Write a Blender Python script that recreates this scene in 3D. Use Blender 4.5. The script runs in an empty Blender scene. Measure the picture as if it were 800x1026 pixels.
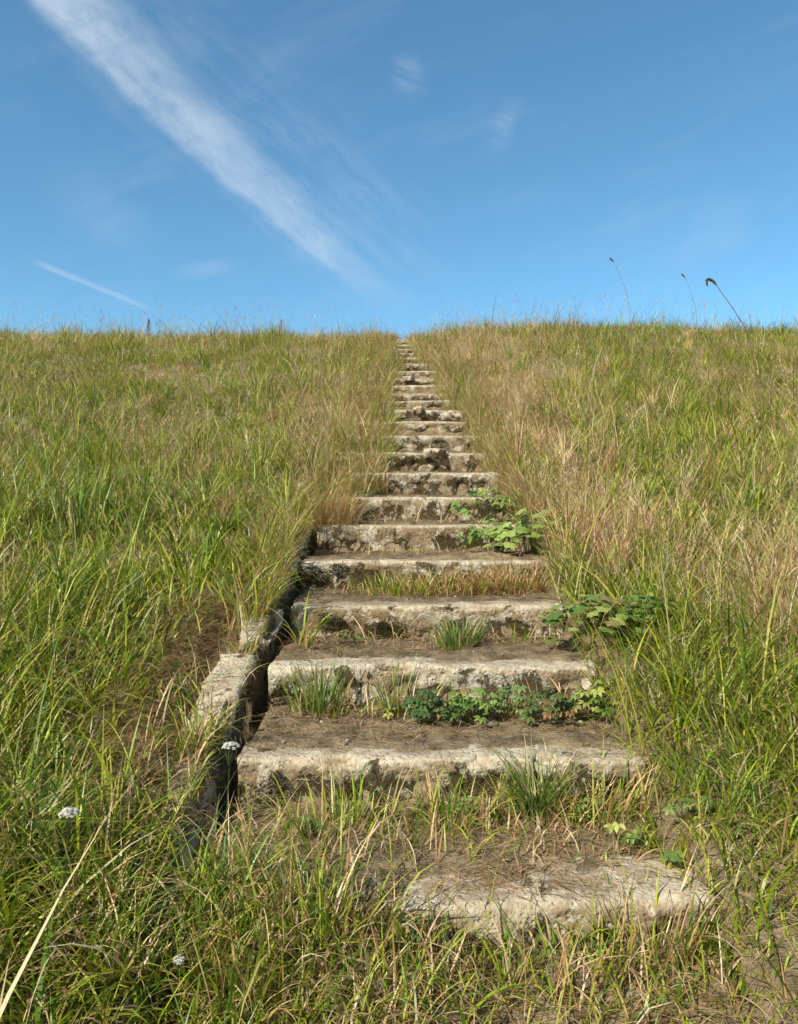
import bpy, bmesh, math, random
import numpy as np
from mathutils import Vector, Matrix, noise as mnoise

rng = np.random.default_rng(11)
random.seed(5)
R = math.radians
sc = bpy.context.scene
C = sc.collection

EYE = 1.6                  # camera height
F = 731.0                  # focal length of the photograph in pixels
SLOPE = 0.339              # gradient of the flight of steps
Z0 = EYE - 1.449           # nose line at y = 0

# ------------------------------------------------------------------ helpers
def nose(y):
    """height of the bank (line through the step nosings), y = distance"""
    y = np.asarray(y, dtype=float)
    z = Z0 + SLOPE * y
    z = z - np.where(y > 16, 0.04 * (y - 16) ** 2, 0)
    ytop = 16 + SLOPE / 0.08
    ztop = Z0 + SLOPE * ytop - 0.04 * (ytop - 16) ** 2
    z = np.where(y > ytop, ztop - 0.004 * (y - ytop), z)
    zlow = Z0 - SLOPE * 7
    k = np.clip((-y - 3) / 8.0, 0, 1)
    z = np.where(y < -3, np.maximum(Z0 + SLOPE * y, zlow) * (1 - k) + zlow * k, z)
    return z

def dist_of(py):           # distance of a point of the bank seen at image row py
    return 1059.5 / (py - 275.0)

_perm = rng.random((64, 64, 4))
def vnoise(x, y, ch=0):
    """tiling value noise, vectorised, 0..1"""
    x = np.asarray(x, float); y = np.asarray(y, float)
    xi = np.floor(x).astype(int); yi = np.floor(y).astype(int)
    fx = x - xi; fy = y - yi
    fx = fx * fx * (3 - 2 * fx); fy = fy * fy * (3 - 2 * fy)
    g = lambda a, b: _perm[a % 64, b % 64, ch]
    return ((g(xi, yi) * (1 - fx) + g(xi + 1, yi) * fx) * (1 - fy)
            + (g(xi, yi + 1) * (1 - fx) + g(xi + 1, yi + 1) * fx) * fy)
def fbm(x, y, ch=0, o=3):
    v = 0; a = 0.5; t = 0
    for k in range(o):
        v = v + a * vnoise(x * 2 ** k + 7.3 * k, y * 2 ** k + 3.1 * k, ch); t += a; a *= 0.55
    return v / t
def sstep(a, b, x):
    t = np.clip((np.asarray(x, float) - a) / (b - a), 0, 1)
    return t * t * (3 - 2 * t)

def tag(o, label=None, cat=None, group=None, kind=None):
    if label: o['label'] = label
    if cat: o['category'] = cat
    if group: o['group'] = group
    if kind: o['kind'] = kind
    return o
def link(name, me, mat=None, parent=None, loc=None):
    o = bpy.data.objects.new(name, me); C.objects.link(o)
    if mat is not None: me.materials.append(mat)
    if parent is not None: o.parent = parent
    if loc is not None: o.location = loc
    return o
def empty(name, loc):
    o = bpy.data.objects.new(name, None); C.objects.link(o)
    o.location = loc; o.empty_display_size = 0.05
    return o
def np_mesh(name, V, quads=None, tris=None, col=None, smooth=True):
    me = bpy.data.meshes.new(name)
    nq = 0 if quads is None else len(quads); nt = 0 if tris is None else len(tris)
    me.vertices.add(len(V)); me.vertices.foreach_set('co', np.ascontiguousarray(V, dtype=np.float32).ravel())
    loops = []; 
    if nq: loops.append(np.asarray(quads).ravel())
    if nt: loops.append(np.asarray(tris).ravel())
    L = np.concatenate(loops).astype(np.int32)
    me.loops.add(len(L)); me.loops.foreach_set('vertex_index', L)
    st = np.concatenate([np.arange(nq) * 4, nq * 4 + np.arange(nt) * 3]).astype(np.int32)
    me.polygons.add(nq + nt)
    me.polygons.foreach_set('loop_start', st)
    me.polygons.foreach_set('use_smooth', np.full(nq + nt, smooth))
    if col is not None:
        a = me.attributes.new('col', 'FLOAT_COLOR', 'POINT')
        c4 = np.ones((len(V), 4), np.float32); c4[:, :3] = col
        a.data.foreach_set('color', c4.ravel())
    me.update(calc_edges=True)
    return me

# ------------------------------------------------------------------ node helper
class NT:
    def __init__(s, tree): s.t = tree; s.n = tree.nodes; s.l = tree.links
    def add(s, typ, **kw):
        n = s.n.new(typ)
        for k, v in kw.items(): setattr(n, k, v)
        return n
    def put(s, sock, v):
        if isinstance(v, bpy.types.NodeSocket): s.l.new(v, sock)
        elif v is not None: sock.default_value = v
    def m(s, op, a, b=None, c=None, clamp=False):
        n = s.add('ShaderNodeMath', operation=op, use_clamp=clamp)
        s.put(n.inputs[0], a)
        if b is not None: s.put(n.inputs[1], b)
        if c is not None: s.put(n.inputs[2], c)
        return n.outputs[0]
    def noise(s, vec, scale, detail=4, rough=0.55, dist=0.0):
        n = s.add('ShaderNodeTexNoise'); s.put(n.inputs['Vector'], vec)
        n.inputs['Scale'].default_value = scale; n.inputs['Detail'].default_value = detail
        n.inputs['Roughness'].default_value = rough; n.inputs['Distortion'].default_value = dist
        return n.outputs['Fac']
    def ramp(s, v, a, b, lo=0.0, hi=1.0, smooth=True):
        n = s.add('ShaderNodeMapRange'); n.interpolation_type = 'SMOOTHSTEP' if smooth else 'LINEAR'
        s.put(n.inputs[0], v)
        for i, q in enumerate((a, b, lo, hi)): s.put(n.inputs[i + 1], q)
        return n.outputs[0]
    def mix(s, f, a, b, blend='MIX'):
        n = s.add('ShaderNodeMix', data_type='RGBA', blend_type=blend)
        s.put(n.inputs[0], f)
        s.put(n.inputs[6], a if not isinstance(a, tuple) else (*a, 1)); s.put(n.inputs[7], b if not isinstance(b, tuple) else (*b, 1))
        return n.outputs[2]
def material(name):
    m = bpy.data.materials.new(name); m.use_nodes = True
    nt = NT(m.node_tree); bs = nt.n['Principled BSDF']
    return m, nt, bs

def mat_leafy(name, transl=0.35, rough=0.45, spec=0.35):
    m, nt, bs = material(name)
    a = nt.add('ShaderNodeAttribute', attribute_name='col')
    nt.l.new(a.outputs['Color'], bs.inputs['Base Color'])
    bs.inputs['Roughness'].default_value = rough
    bs.inputs['Specular IOR Level'].default_value = spec
    tr = nt.add('ShaderNodeBsdfTranslucent')
    nt.l.new(nt.mix(1.0, a.outputs['Color'], (1.0, 1.0, 0.75), 'MULTIPLY'), tr.inputs['Color'])
    mx = nt.add('ShaderNodeMixShader'); mx.inputs[0].default_value = transl
    nt.l.new(bs.outputs[0], mx.inputs[1]); nt.l.new(tr.outputs[0], mx.inputs[2])
    nt.l.new(mx.outputs[0], nt.n['Material Output'].inputs[0])
    return m

def mat_stone(name='weathered_stone', mossy=0.0):
    m, nt, bs = material(name)
    tc = nt.add('ShaderNodeTexCoord'); oi = nt.add('ShaderNodeObjectInfo')
    off = nt.add('ShaderNodeCombineXYZ')
    nt.l.new(nt.m('MULTIPLY', oi.outputs['Random'], 37.0), off.inputs[0]); nt.l.new(nt.m('MULTIPLY', oi.outputs['Random'], 91.0), off.inputs[1])
    va = nt.add('ShaderNodeVectorMath', operation='ADD'); nt.l.new(tc.outputs['Object'], va.inputs[0]); nt.l.new(off.outputs[0], va.inputs[1])
    P = va.outputs[0]
    sx = nt.add('ShaderNodeSeparateXYZ'); nt.l.new(tc.outputs['Object'], sx.inputs[0]); z = sx.outputs[2]
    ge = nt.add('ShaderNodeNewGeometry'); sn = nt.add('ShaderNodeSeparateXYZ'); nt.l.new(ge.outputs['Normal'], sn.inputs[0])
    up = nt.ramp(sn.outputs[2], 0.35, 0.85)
    n1 = nt.noise(P, 4.5, 6, 0.62); n2 = nt.noise(P, 14, 6, 0.65); n3 = nt.noise(P, 60, 4, 0.6); n4 = nt.noise(P, 9, 5, 0.6, 0.6)
    col = nt.mix(nt.ramp(n1, 0.35, 0.65), (0.33, 0.25, 0.15), (0.60, 0.50, 0.345))
    col = nt.mix(nt.m('MULTIPLY', nt.ramp(n2, 0.46, 0.66), 0.75), col, (0.20, 0.145, 0.082))
    # pale lichen
    col = nt.mix(nt.m('MULTIPLY', nt.ramp(n4, 0.515, 0.565), 0.9), col, (0.74, 0.68, 0.54))
    # paler upper lip and upward faces, but soiled in patches
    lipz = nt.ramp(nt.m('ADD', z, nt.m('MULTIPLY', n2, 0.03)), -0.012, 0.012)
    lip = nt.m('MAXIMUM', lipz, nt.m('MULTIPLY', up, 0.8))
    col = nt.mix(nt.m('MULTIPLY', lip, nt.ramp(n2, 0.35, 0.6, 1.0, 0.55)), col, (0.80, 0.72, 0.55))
    # dark moss, plus cavity shade painted into the colour, commoner low on the riser
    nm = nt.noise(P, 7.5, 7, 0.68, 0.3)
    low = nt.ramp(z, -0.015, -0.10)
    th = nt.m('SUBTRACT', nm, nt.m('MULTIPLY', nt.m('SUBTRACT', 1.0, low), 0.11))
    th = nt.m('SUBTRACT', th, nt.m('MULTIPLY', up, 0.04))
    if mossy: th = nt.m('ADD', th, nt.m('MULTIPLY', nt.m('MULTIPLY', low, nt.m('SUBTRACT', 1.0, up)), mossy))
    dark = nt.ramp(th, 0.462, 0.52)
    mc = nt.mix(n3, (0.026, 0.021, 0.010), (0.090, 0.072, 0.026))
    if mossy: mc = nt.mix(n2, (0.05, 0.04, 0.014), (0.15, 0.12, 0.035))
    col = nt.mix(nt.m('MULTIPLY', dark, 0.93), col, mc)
    col = nt.mix(nt.ramp(n3, 0.34, 0.72, 0.0, 0.42), col, (0.15, 0.11, 0.062))
    soil_ = nt.m('MULTIPLY', up, nt.ramp(nt.noise(P, 6, 6, .68, .4), .44, .60))
    if mossy: soil_ = nt.m('MULTIPLY', soil_, .35)
    soil_ = nt.m('MULTIPLY', soil_, nt.ramp(sx.outputs[1], .02, .07, .35, 1.0))
    col = nt.mix(nt.m('MULTIPLY', soil_, .75), col, (.30, .22, .13))
    tn = nt.m('FRACT', nt.m('MULTIPLY', oi.outputs['Random'], 7.13))
    col = nt.mix(nt.m('MULTIPLY', tn, .45), col, nt.mix(1.0, col, (.82, .70, .55), 'MULTIPLY'))
    vl = nt.add('ShaderNodeTexVoronoi'); nt.l.new(P, vl.inputs['Vector']); vl.inputs['Scale'].default_value = 26; vl.inputs['Randomness'].default_value = 1.0
    spot = nt.m('MULTIPLY', nt.ramp(vl.outputs['Distance'], 0.30, 0.20), nt.ramp(n1, 0.45, 0.6))
    col = nt.mix(nt.m('MULTIPLY', spot, 0.7), col, (0.66, 0.62, 0.51))
    sp2 = nt.ramp(nt.noise(P, 130, 3, 0.6), 0.60, 0.70)
    col = nt.mix(nt.m('MULTIPLY', sp2, 0.65), col, (0.06, 0.05, 0.035))
    nt.l.new(col, bs.inputs['Base Color']); bs.inputs['Roughness'].default_value = 0.95
    bs.inputs['Specular IOR Level'].default_value = 0.04
    h = nt.m('ADD', nt.m('MULTIPLY', n2, 0.6), nt.m('MULTIPLY', n3, 0.35))
    vo = nt.add('ShaderNodeTexVoronoi'); nt.l.new(P, vo.inputs['Vector']); vo.inputs['Scale'].default_value = 55
    h = nt.m('ADD', h, nt.m('MULTIPLY', nt.ramp(vo.outputs['Distance'], 0.12, 0.4), 0.18))
    h = nt.m('SUBTRACT', h, nt.m('MULTIPLY', dark, 0.35))
    bp = nt.add('ShaderNodeBump'); bp.inputs['Strength'].default_value = 1.0; bp.inputs['Distance'].default_value = 0.018
    nt.l.new(h, bp.inputs['Height']); nt.l.new(bp.outputs[0], bs.inputs['Normal'])
    return m

def mat_ground():
    m, nt, bs = material('dry_soil_and_thatch')
    tc = nt.add('ShaderNodeTexCoord'); P = tc.outputs['Object']
    n1 = nt.noise(P, 1.3, 5); n2 = nt.noise(P, 11, 6, 0.65); n3 = nt.noise(P, 70, 5, 0.65)
    mp = nt.add('ShaderNodeMapping'); mp.inputs['Scale'].default_value = (22, 160, 60); mp.inputs['Rotation'].default_value = (0, 0, 0.5)
    nt.l.new(P, mp.inputs[0]); n4 = nt.noise(mp.outputs[0], 1.0, 3, 0.6, 1.2)
    col = nt.mix(nt.ramp(n2, 0.32, 0.68), (0.17, 0.122, 0.070), (0.47, 0.355, 0.215))
    col = nt.mix(nt.m('MULTIPLY', nt.ramp(n4, 0.52, 0.63), 0.7), col, (0.42, 0.32, 0.18))
    col = nt.mix(nt.m('MULTIPLY', nt.ramp(n3, 0.5, 0.75), 0.6), col, (0.045, 0.035, 0.02))
    # far away, where no blades stand, the bank keeps the colour of its sward
    ln = nt.add('ShaderNodeVectorMath', operation='LENGTH'); nt.l.new(P, ln.inputs[0])
    far = nt.ramp(ln.outputs['Value'], 19, 26)
    sw = nt.mix(nt.ramp(n1, 0.35, 0.65), (0.10, 0.125, 0.03), (0.22, 0.18, 0.085))
    col = nt.mix(far, col, sw)
    nt.l.new(col, bs.inputs['Base Color']); bs.inputs['Roughness'].default_value = 1.0
    bs.inputs['Specular IOR Level'].default_value = 0.1
    bp = nt.add('ShaderNodeBump'); bp.inputs['Strength'].default_value = 0.9; bp.inputs['Distance'].default_value = 0.015
    nt.l.new(nt.m('ADD', n2, nt.m('ADD', n3, n4)), bp.inputs['Height']); nt.l.new(bp.outputs[0], bs.inputs['Normal'])
    return m

M_GRASS = mat_leafy('grass_blades', 0.22, 0.42, 0.45)
M_LEAF = mat_leafy('leaf', 0.20, 0.42, 0.4)
M_STONE = mat_stone()
M_KERB = mat_stone('mossy_kerb_stone', 0.05)
M_GROUND = mat_ground()
M_MOSS = mat_leafy('moss', 0.15, 0.9, 0.1)

# ------------------------------------------------------------------ steps data
#        row of nosing, left px, right px (ends are clipped by grass higher up)
ROWS = [909, 760, 668, 607, 562, 526, 498, 473, 453, 436, 422, 410, 401, 394, 386, 379, 371.5, 364, 358, 353.5, 349, 345, 342, 339.5]
STEPS = []
for i, py in enumerate(ROWS):
    y = dist_of(py)
    z = float(nose(y)) if y > 16 else Z0 + SLOPE * y
    STEPS.append((y, z))
XL, XR = -0.482, 0.735

def corridor_soil(y, jit=0.0):
    """soil height between the risers"""
    y = np.asarray(y, float)
    z = np.full(y.shape, STEPS[0][1] - 0.10)
    z = z - np.clip(STEPS[0][0] - y, 0, 5) * SLOPE * (y < STEPS[0][0]) * 0.9
    for i, (sy, sz) in enumerate(STEPS):
        nxt = STEPS[i + 1] if i + 1 < len(STEPS) else (sy + 0.8, sz + 0.1)
        m = (y >= sy + 0.03)
        t = np.clip((y - sy) / max(nxt[0] - sy, .1), 0, 1)
        dp = (y - sy) - (0.02 if i == 0 else 0.0) + jit
        zt = sz - 0.03 + 0.040 * sstep(0.045, 0.115, dp) + (nxt[1] - sz) * (0.01 + 0.11 * t * t * t)
        z = np.where(m, zt, z)
    return z

def ground_h(x, y):
    x = np.asarray(x, float); y = np.asarray(y, float)
    bank = nose(y)
    r = np.hypot(x, y)
    bump = (fbm(x * 0.9 + 20, y * 0.9, 0) - 0.5) * 0.24 + (fbm(x * 4, y * 4, 1) - 0.5) * 0.05
    big = (fbm(x * 0.12 + 9, y * 0.12, 2) - 0.5) * 0.25 * sstep(2, 8, np.abs(x))
    side = sstep(0.55, 1.3, np.abs(x - 0.12))
    out = bank + bump * (0.25 + 0.75 * side) + big + 0.05 * sstep(0.85, 1.6, x)
    out = out + 0.14 * sstep(0.9, 4, x) * sstep(9, 16, y)          # the right crest is a little higher
    out = out + (fbm(x * .5 + 5, y * .3, 3) - .5) * .30 * sstep(11, 15, y) * sstep(.5, 1.5, np.abs(x))
    inn = corridor_soil(y, (fbm(x * 6 + 11, y * 2, 3) - .5) * .13) + (fbm(x * 9, y * 9, 1) - 0.5) * 0.030 + (fbm(x * 30, y * 30, 2, 2) - 0.5) * 0.014
    lit = np.clip(0.18 * np.exp(-((x - 0.45) / 0.3) ** 2 - ((y - 3.85) / 0.18) ** 2), 0, 1) * 0.55
    inn = inn + lit * 0.25
    bur = (1 - sstep(-0.12, 0.10, x + (fbm(y * 12, x * 12, 2) - .5) * .2)) * sstep(1.50, 1.66, y) * (1 - sstep(1.9, 2.05, y))
    inn = np.maximum(inn, inn * (1 - bur) + (STEPS[0][1] + 0.025 + (fbm(x * 14, y * 14, 0) - .5) * .03) * bur)
    w = sstep(XL - 0.035, XL - 0.005, x) * (1 - sstep(XR - 0.02, XR + 0.05, x)) * (1 - sstep(18.0, 18.6, y))
    w = w * sstep(0.2, 0.9, y)
    h = out * (1 - w) + inn * w
    # drain beside the steps
    xw = -0.575 + .035 * sstep(2.8, 3.0, y)
    tr = sstep(xw, xw + .013, x) * (1 - sstep(-0.497, -0.484, x)) * sstep(1.45, 1.7, y) * (1 - sstep(4.6, 5.4, y))
    h = h * (1 - tr) + (bank - 0.29 + (fbm(x * 8, y * 8, 2) - .5) * .12) * tr
    # kerb bed
    kb = sstep(-0.80, -0.72, x) * (1 - sstep(-0.58, -0.565, x)) * sstep(2.20, 2.36, y) * (1 - sstep(3.05, 3.2, y))
    h = h - 0.05 * kb
    soilk = sstep(-0.80, -0.74, x) * (1 - sstep(-0.60, -0.565, x))
    h = h + soilk * (fbm(x * 9, y * 9, 3) - .5) * .05
    return h

# ------------------------------------------------------------------ ground
def axis(fine_lo, fine_hi, step, lo, hi, grow):
    a = list(np.arange(fine_lo, fine_hi, step))
    s = step; v = fine_lo; left = []
    while v > lo: s *= grow; v -= s; left.append(v)
    s = step; v = a[-1]; right = []
    while v < hi: s *= grow; v += s; right.append(v)
    return np.array(left[::-1] + a + right)
xs = axis(-0.85, 0.95, 0.0125, -600, 600, 1.09)
ys = np.concatenate([axis(1.2, 6.0, 0.02, -600, 6.0, 1.08)[:-1], ])
ys = ys[ys < 6.0]
far = [6.0]; s = 0.022
while far[-1] < 19: far.append(far[-1] + s); s = min(s * 1.01, 0.06)
s = 0.06
while far[-1] < 900: s *= 1.09; far.append(far[-1] + s)
ys = np.concatenate([ys, far])
X, Y = np.meshgrid(xs, ys)
Zg = ground_h(X, Y)
nx, ny = len(xs), len(ys)
idx = np.arange(nx * ny).reshape(ny, nx)
q = np.stack([idx[:-1, :-1], idx[:-1, 1:], idx[1:, 1:], idx[1:, :-1]], -1).reshape(-1, 4)
g = link('ground', np_mesh('ground', np.stack([X, Y, Zg], -1).reshape(-1, 3), quads=q), M_GROUND)
tag(g, 'brown soil and dry thatch of the grassy bank under the turf', 'ground', kind='structure')

# ------------------------------------------------------------------ stones
def stone_mesh(name, w, d, h, seed, res=0.016, rough=1.0, chip=1.0):
    """block with its origin at the middle of the top front edge; front looks to -y"""
    nx = max(6, int(w / res)); ny_ = max(5, int(d / (res * 1.4))); nz = max(6, int(h / res))
    ids = {}; V = []
    def vid(i, j, k):
        if (i, j, k) not in ids: ids[(i, j, k)] = len(V); V.append((i / nx, j / ny_, k / nz))
        return ids[(i, j, k)]
    Q = []
    for i in range(nx):
        for j in range(ny_):
            Q.append((vid(i, j, nz), vid(i + 1, j, nz), vid(i + 1, j + 1, nz), vid(i, j + 1, nz)))
    for i in range(nx):
        for k in range(nz):
            Q.append((vid(i, 0, k), vid(i + 1, 0, k), vid(i + 1, 0, k + 1), vid(i, 0, k + 1)))
            Q.append((vid(i + 1, ny_, k), vid(i, ny_, k), vid(i, ny_, k + 1), vid(i + 1, ny_, k + 1)))
    for j in range(ny_):
        for k in range(nz):
            Q.append((vid(0, j + 1, k), vid(0, j, k), vid(0, j, k + 1), vid(0, j + 1, k + 1)))
            Q.append((vid(nx, j, k), vid(nx, j + 1, k), vid(nx, j + 1, k + 1), vid(nx, j, k + 1)))
    P = np.array(V); A = np.stack([(P[:, 0] - 0.5) * w, P[:, 1] * d, (P[:, 2] - 1) * h], -1)
    lo = np.array([-w / 2, 0, -h]); hi = np.array([w / 2, d, 0])
    r = 0.007 if seed < 70 else 0.012
    # round the edges
    B = np.clip(A, lo + r, hi - r); dv = A - B; ln = np.linalg.norm(dv, axis=1, keepdims=True)
    A = np.where(ln > 1e-6, B + dv / np.maximum(ln, 1e-6) * np.minimum(ln, r), A)
    out = A.copy(); so = Vector((seed * 13.7, seed * 5.1, seed * 2.3))
    for n, a in enumerate(A):
        p = Vector(a)
        front = max(0.0, 1 - a[1] / 0.03); top = max(0.0, 1 + a[2] / 0.025)
        edge = front * top
        big = mnoise.noise(p * 3.1 + so); mid = mnoise.noise(p * 11 + so); fin = mnoise.noise(p * 38 + so)
        dy = 0.010 * big + 0.008 * mid + 0.004 * fin
        dz = 0.007 * mnoise.noise(Vector((p.x * 2.2, p.y * 2, 0)) + so) + 0.003 * mid * top + 0.0025 * fin
        c = mnoise.noise(Vector((p.x * 7, p.y * 5, p.z * 4)) + so * 2)
        ch = max(0.0, c - 0.12) * chip
        dy += edge * ch * 0.06; dz -= edge * ch * 0.05
        if front > 0 and a[2] < -0.03:             # hollows eaten into the lower riser
            hcav = mnoise.fractal(p * 8.5 + so * 3, 1.0, 2.0, 3)
            dy += front * max(0.0, hcav - 0.08) * (0.055 if seed > 1 else 0.03) * min(1.0, (-a[2] - 0.03) / 0.06)
            dy += front * 0.012 * min(1, (-a[2] - 0.03) / 0.08)
        dx = 0.012 * mnoise.noise(Vector((p.y * 9, p.z * 9, 3)) + so) * (abs(a[0]) / (w / 2)) ** 6
        cell = mnoise.voronoi(p * 16 + so)[0]
        spall = max(0.0, (cell[1] - cell[0]) - 0.42)
        dy += front * spall * 0.018; dz -= edge * max(0.0, mnoise.cell(p * 21 + so) - 0.35) * 0.014
        out[n] += np.array((dx, dy, dz)) * rough
    return np_mesh(name, out, quads=np.array(Q))

ORD = [
 'large worn flat slab nearest the viewer, grass growing over its left half',
 'long pale stone step just behind the lowest slab, beside the black drain gap',
 'stone step fronted by a row of low leafy creepers, pale lip above',
 'broad blotched stone step with a bushy tuft, big round leaves at its right',
 'stone step with mossy left end, its right half buried in dry grass',
 'stone step with white lichen patches, just above the moss ended half buried step',
 'narrow lipped stone step just below the eye level, leafy plant at its right end',
 'stone step with a large dark hollow, second above the leafy plant',
 'pale smooth faced stone step, left end sunk in straw grass, ninth from the bottom',
 'pitted stone step with dark holes along its foot, tenth from the bottom',
 'crumbled stone step with black gaps at both ends, eleventh from the bottom',
 'broken step of loose pale stones, twelfth from the bottom',
 'low mottled step above the loose pale stones, thirteenth from the bottom',
 'thin pale lipped step, fourteenth from the bottom, narrowed by straw grass',
 'thin greyish step, two below the straight edged step with black shadow',
 'small stone step with one bright block, directly under the straight edged step',
 'straight edged step with black shadow under it, where the flight narrows',
 'first small step above the straight edged one, half hidden by grass',
 'narrow pale step below the crest, sixth from the top',
 'narrow pale step below the crest, fifth from the top',
 'tiny pale step high on the bank, fourth from the top',
 'tiny pale step high on the bank, third from the top',
 'tiny pale step just under the crest, second from the top',
 'topmost tiny step in the notch of grass against the sky']
for i, (sy, sz) in enumerate(STEPS):
    far_ = sy > 7
    w = XR - XL + random.uniform(-0.02, 0.02); d = 0.15 if i else 0.22
    me = stone_mesh('stone_step', w, d, 0.36, i + 1, 0.0125 if sy < 4 else (0.018 if sy < 7 else 0.03), (1.0 if i else 0.55) if not far_ else 1.6, random.uniform(.7, 2.4) if sy < 6 else 1.9)
    o = link('stone_step', me, M_STONE, loc=((XL + XR) / 2, sy, sz))
    o.rotation_euler = (R([2.5, 1.5, 2, 2, 1.5, 2.5, 2.0][i] if i < 7 else random.uniform(0, 3)), R([-1.1, 0.0, 0.1, -.25, .1][i] if i < 5 else random.uniform(-.7, .7)), R([1.5, 0.0, -.6, .3][i] if i < 4 else random.uniform(-1, 1)))
    tag(o, ORD[i], 'stone step', 'stone steps climbing the grassy bank')
# stones lying loose on the upper flight
loose = [(378, 408, 10.1, 'loose pale stone lying on a small step below the straight edged step'),
         (398, 408, 8.6, 'loose pale stone among mottled steps in the middle of the upper flight'),
         (409, 418, 7.8, 'largest loose white stone on the crumbled upper steps'),
         (413, 402, 7.6, 'loose white stone at the left edge of the crumbled upper steps'),
         (414, 457, 7.55, 'loose white stone at the right edge of the crumbled upper steps'),
         (453, 433, 5.85, 'round pale stone sitting on a step edge in mid flight')]
for n, (py, px, y, lb) in enumerate(loose):
    me = stone_mesh('loose_stone', random.uniform(.10, .16), .11, random.uniform(.055, .08), 60 + n, 0.014, 2.2, 1.5)
    x = (px - 400) / F * y
    o = link('loose_stone', me, M_STONE, loc=(x, y, EYE + (523 - py) / F * y + 0.02)); o.rotation_euler = (R(random.uniform(-8, 12)), R(random.uniform(-9, 9)), R(random.uniform(-40, 40)))
    tag(o, lb, 'stone', 'loose stones on the upper steps')
# kerb of the drain
kerbs = [(1.74, 2.24, -0.085, 'lowest kerb stone of the drain, sunk in brown soil beside the longest pale step'),
         (2.30, 2.84, -0.006, 'bright white kerb stone bordering the drain left of the creeper fronted step'),
         (2.88, 3.20, -0.004, 'grey kerb stone of the drain crossed by fallen dead blades'),
         (3.36, 3.80, 0.0, 'dark shaded kerb stone of the drain near the moss ended step'),
         (3.92, 4.36, -0.03, 'uppermost kerb stone of the drain under the straw coloured tussock')]
for n, (y0, y1, dz, lb) in enumerate(kerbs):
    me = stone_mesh('kerb_stone', y1 - y0, 0.14, 0.42, 80 + n, 0.015, 2.2, 2.2)
    ym = (y0 + y1) / 2
    o = link('kerb_stone', me, M_KERB, loc=(-0.549 + (.038 if y0 > 2.8 else 0) + random.uniform(-.008, .008), ym, Z0 + SLOPE * ym + dz))
    o.rotation_euler = (Matrix.Rotation(math.atan(SLOPE) * .92, 3, 'X') @ Matrix.Rotation(R(90), 3, 'Z')).to_euler()
    tag(o, lb, 'kerb stone', 'kerb stones along the drain')

# ------------------------------------------------------------------ blade builder
class Blades:
    """collects curved ribbons; numpy throughout"""
    def __init__(s): s.V = []; s.Q = []; s.T = []; s.Cc = []; s.n = 0
    def add(s, root, L, w, az, th0, th1, c0, c1, segs=4, twist=None, prof='blade', pw=1.3):
        n = len(root)
        if n == 0: return
        L = np.broadcast_to(L, n); w = np.broadcast_to(w, n); th0 = np.broadcast_to(th0, n); th1 = np.broadcast_to(th1, n)
        if twist is None: twist = rng.uniform(-0.9, 0.9, n)
        dirx, diry = np.cos(az), np.sin(az)
        pos = root.astype(float).copy(); rows = []; cr = []
        sidea = az + np.pi / 2 + twist
        for k in range(segs + 1):
            t = k / segs
            if prof == 'blade': ww = w * (0.55 + 0.9 * t if t < 0.4 else (1 - t) / 0.6) * 0.5 if k < segs else None
            else: ww = w * 0.5 * (1 - 0.6 * t) if k < segs else None
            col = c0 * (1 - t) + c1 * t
            if ww is not None:
                sx_ = np.cos(sidea) * ww; sy_ = np.sin(sidea) * ww
                a = pos.copy(); a[:, 0] -= sx_; a[:, 1] -= sy_
                b = pos.copy(); b[:, 0] += sx_; b[:, 1] += sy_
                rows += [a, b]; cr += [col, col]
            else:
                rows.append(pos.copy()); cr.append(col)
            th = th0 + (th1 - th0) * ((k + 0.5) / segs) ** pw
            st = L / segs
            pos[:, 0] += np.sin(th) * dirx * st; pos[:, 1] += np.sin(th) * diry * st; pos[:, 2] += np.cos(th) * st
        nv = 2 * segs + 1
        V = np.stack(rows, 1).reshape(-1, 3); Cc = np.stack(cr, 1).reshape(-1, 3)
        base = s.n + np.arange(n)[:, None] * nv
        for k in range(segs - 1):
            s.Q.append(base + np.array([2 * k, 2 * k + 1, 2 * k + 3, 2 * k + 2]))
        s.T.append(base + np.array([2 * segs - 2, 2 * segs - 1, 2 * segs]))
        s.V.append(V); s.Cc.append(Cc); s.n += n * nv
        return pos
    def mesh(s, name):
        return np_mesh(name, np.concatenate(s.V), np.concatenate(s.Q) if s.Q else None, np.concatenate(s.T), np.concatenate(s.Cc))

GREENS = np.array([[0.30, 0.405, 0.018], [0.38, 0.47, 0.028], [0.46, 0.52, 0.05], [0.115, 0.235, 0.013], [0.52, 0.53, 0.085], [0.19, 0.325, 0.02], [0.13, 0.25, 0.015]])
STRAWS = np.array([[0.86, 0.62, 0.32], [0.74, 0.505, 0.235], [0.90, 0.74, 0.48], [0.46, 0.27, 0.115], [0.76, 0.58, 0.25], [0.60, 0.37, 0.18]])
def pick(pal, n, j=0.18):
    c = pal[rng.integers(0, len(pal), n)]
    return c * (1 + rng.uniform(-j, j, (n, 1))) * (1 + rng.uniform(-0.06, 0.06, (n, 3)))

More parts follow.
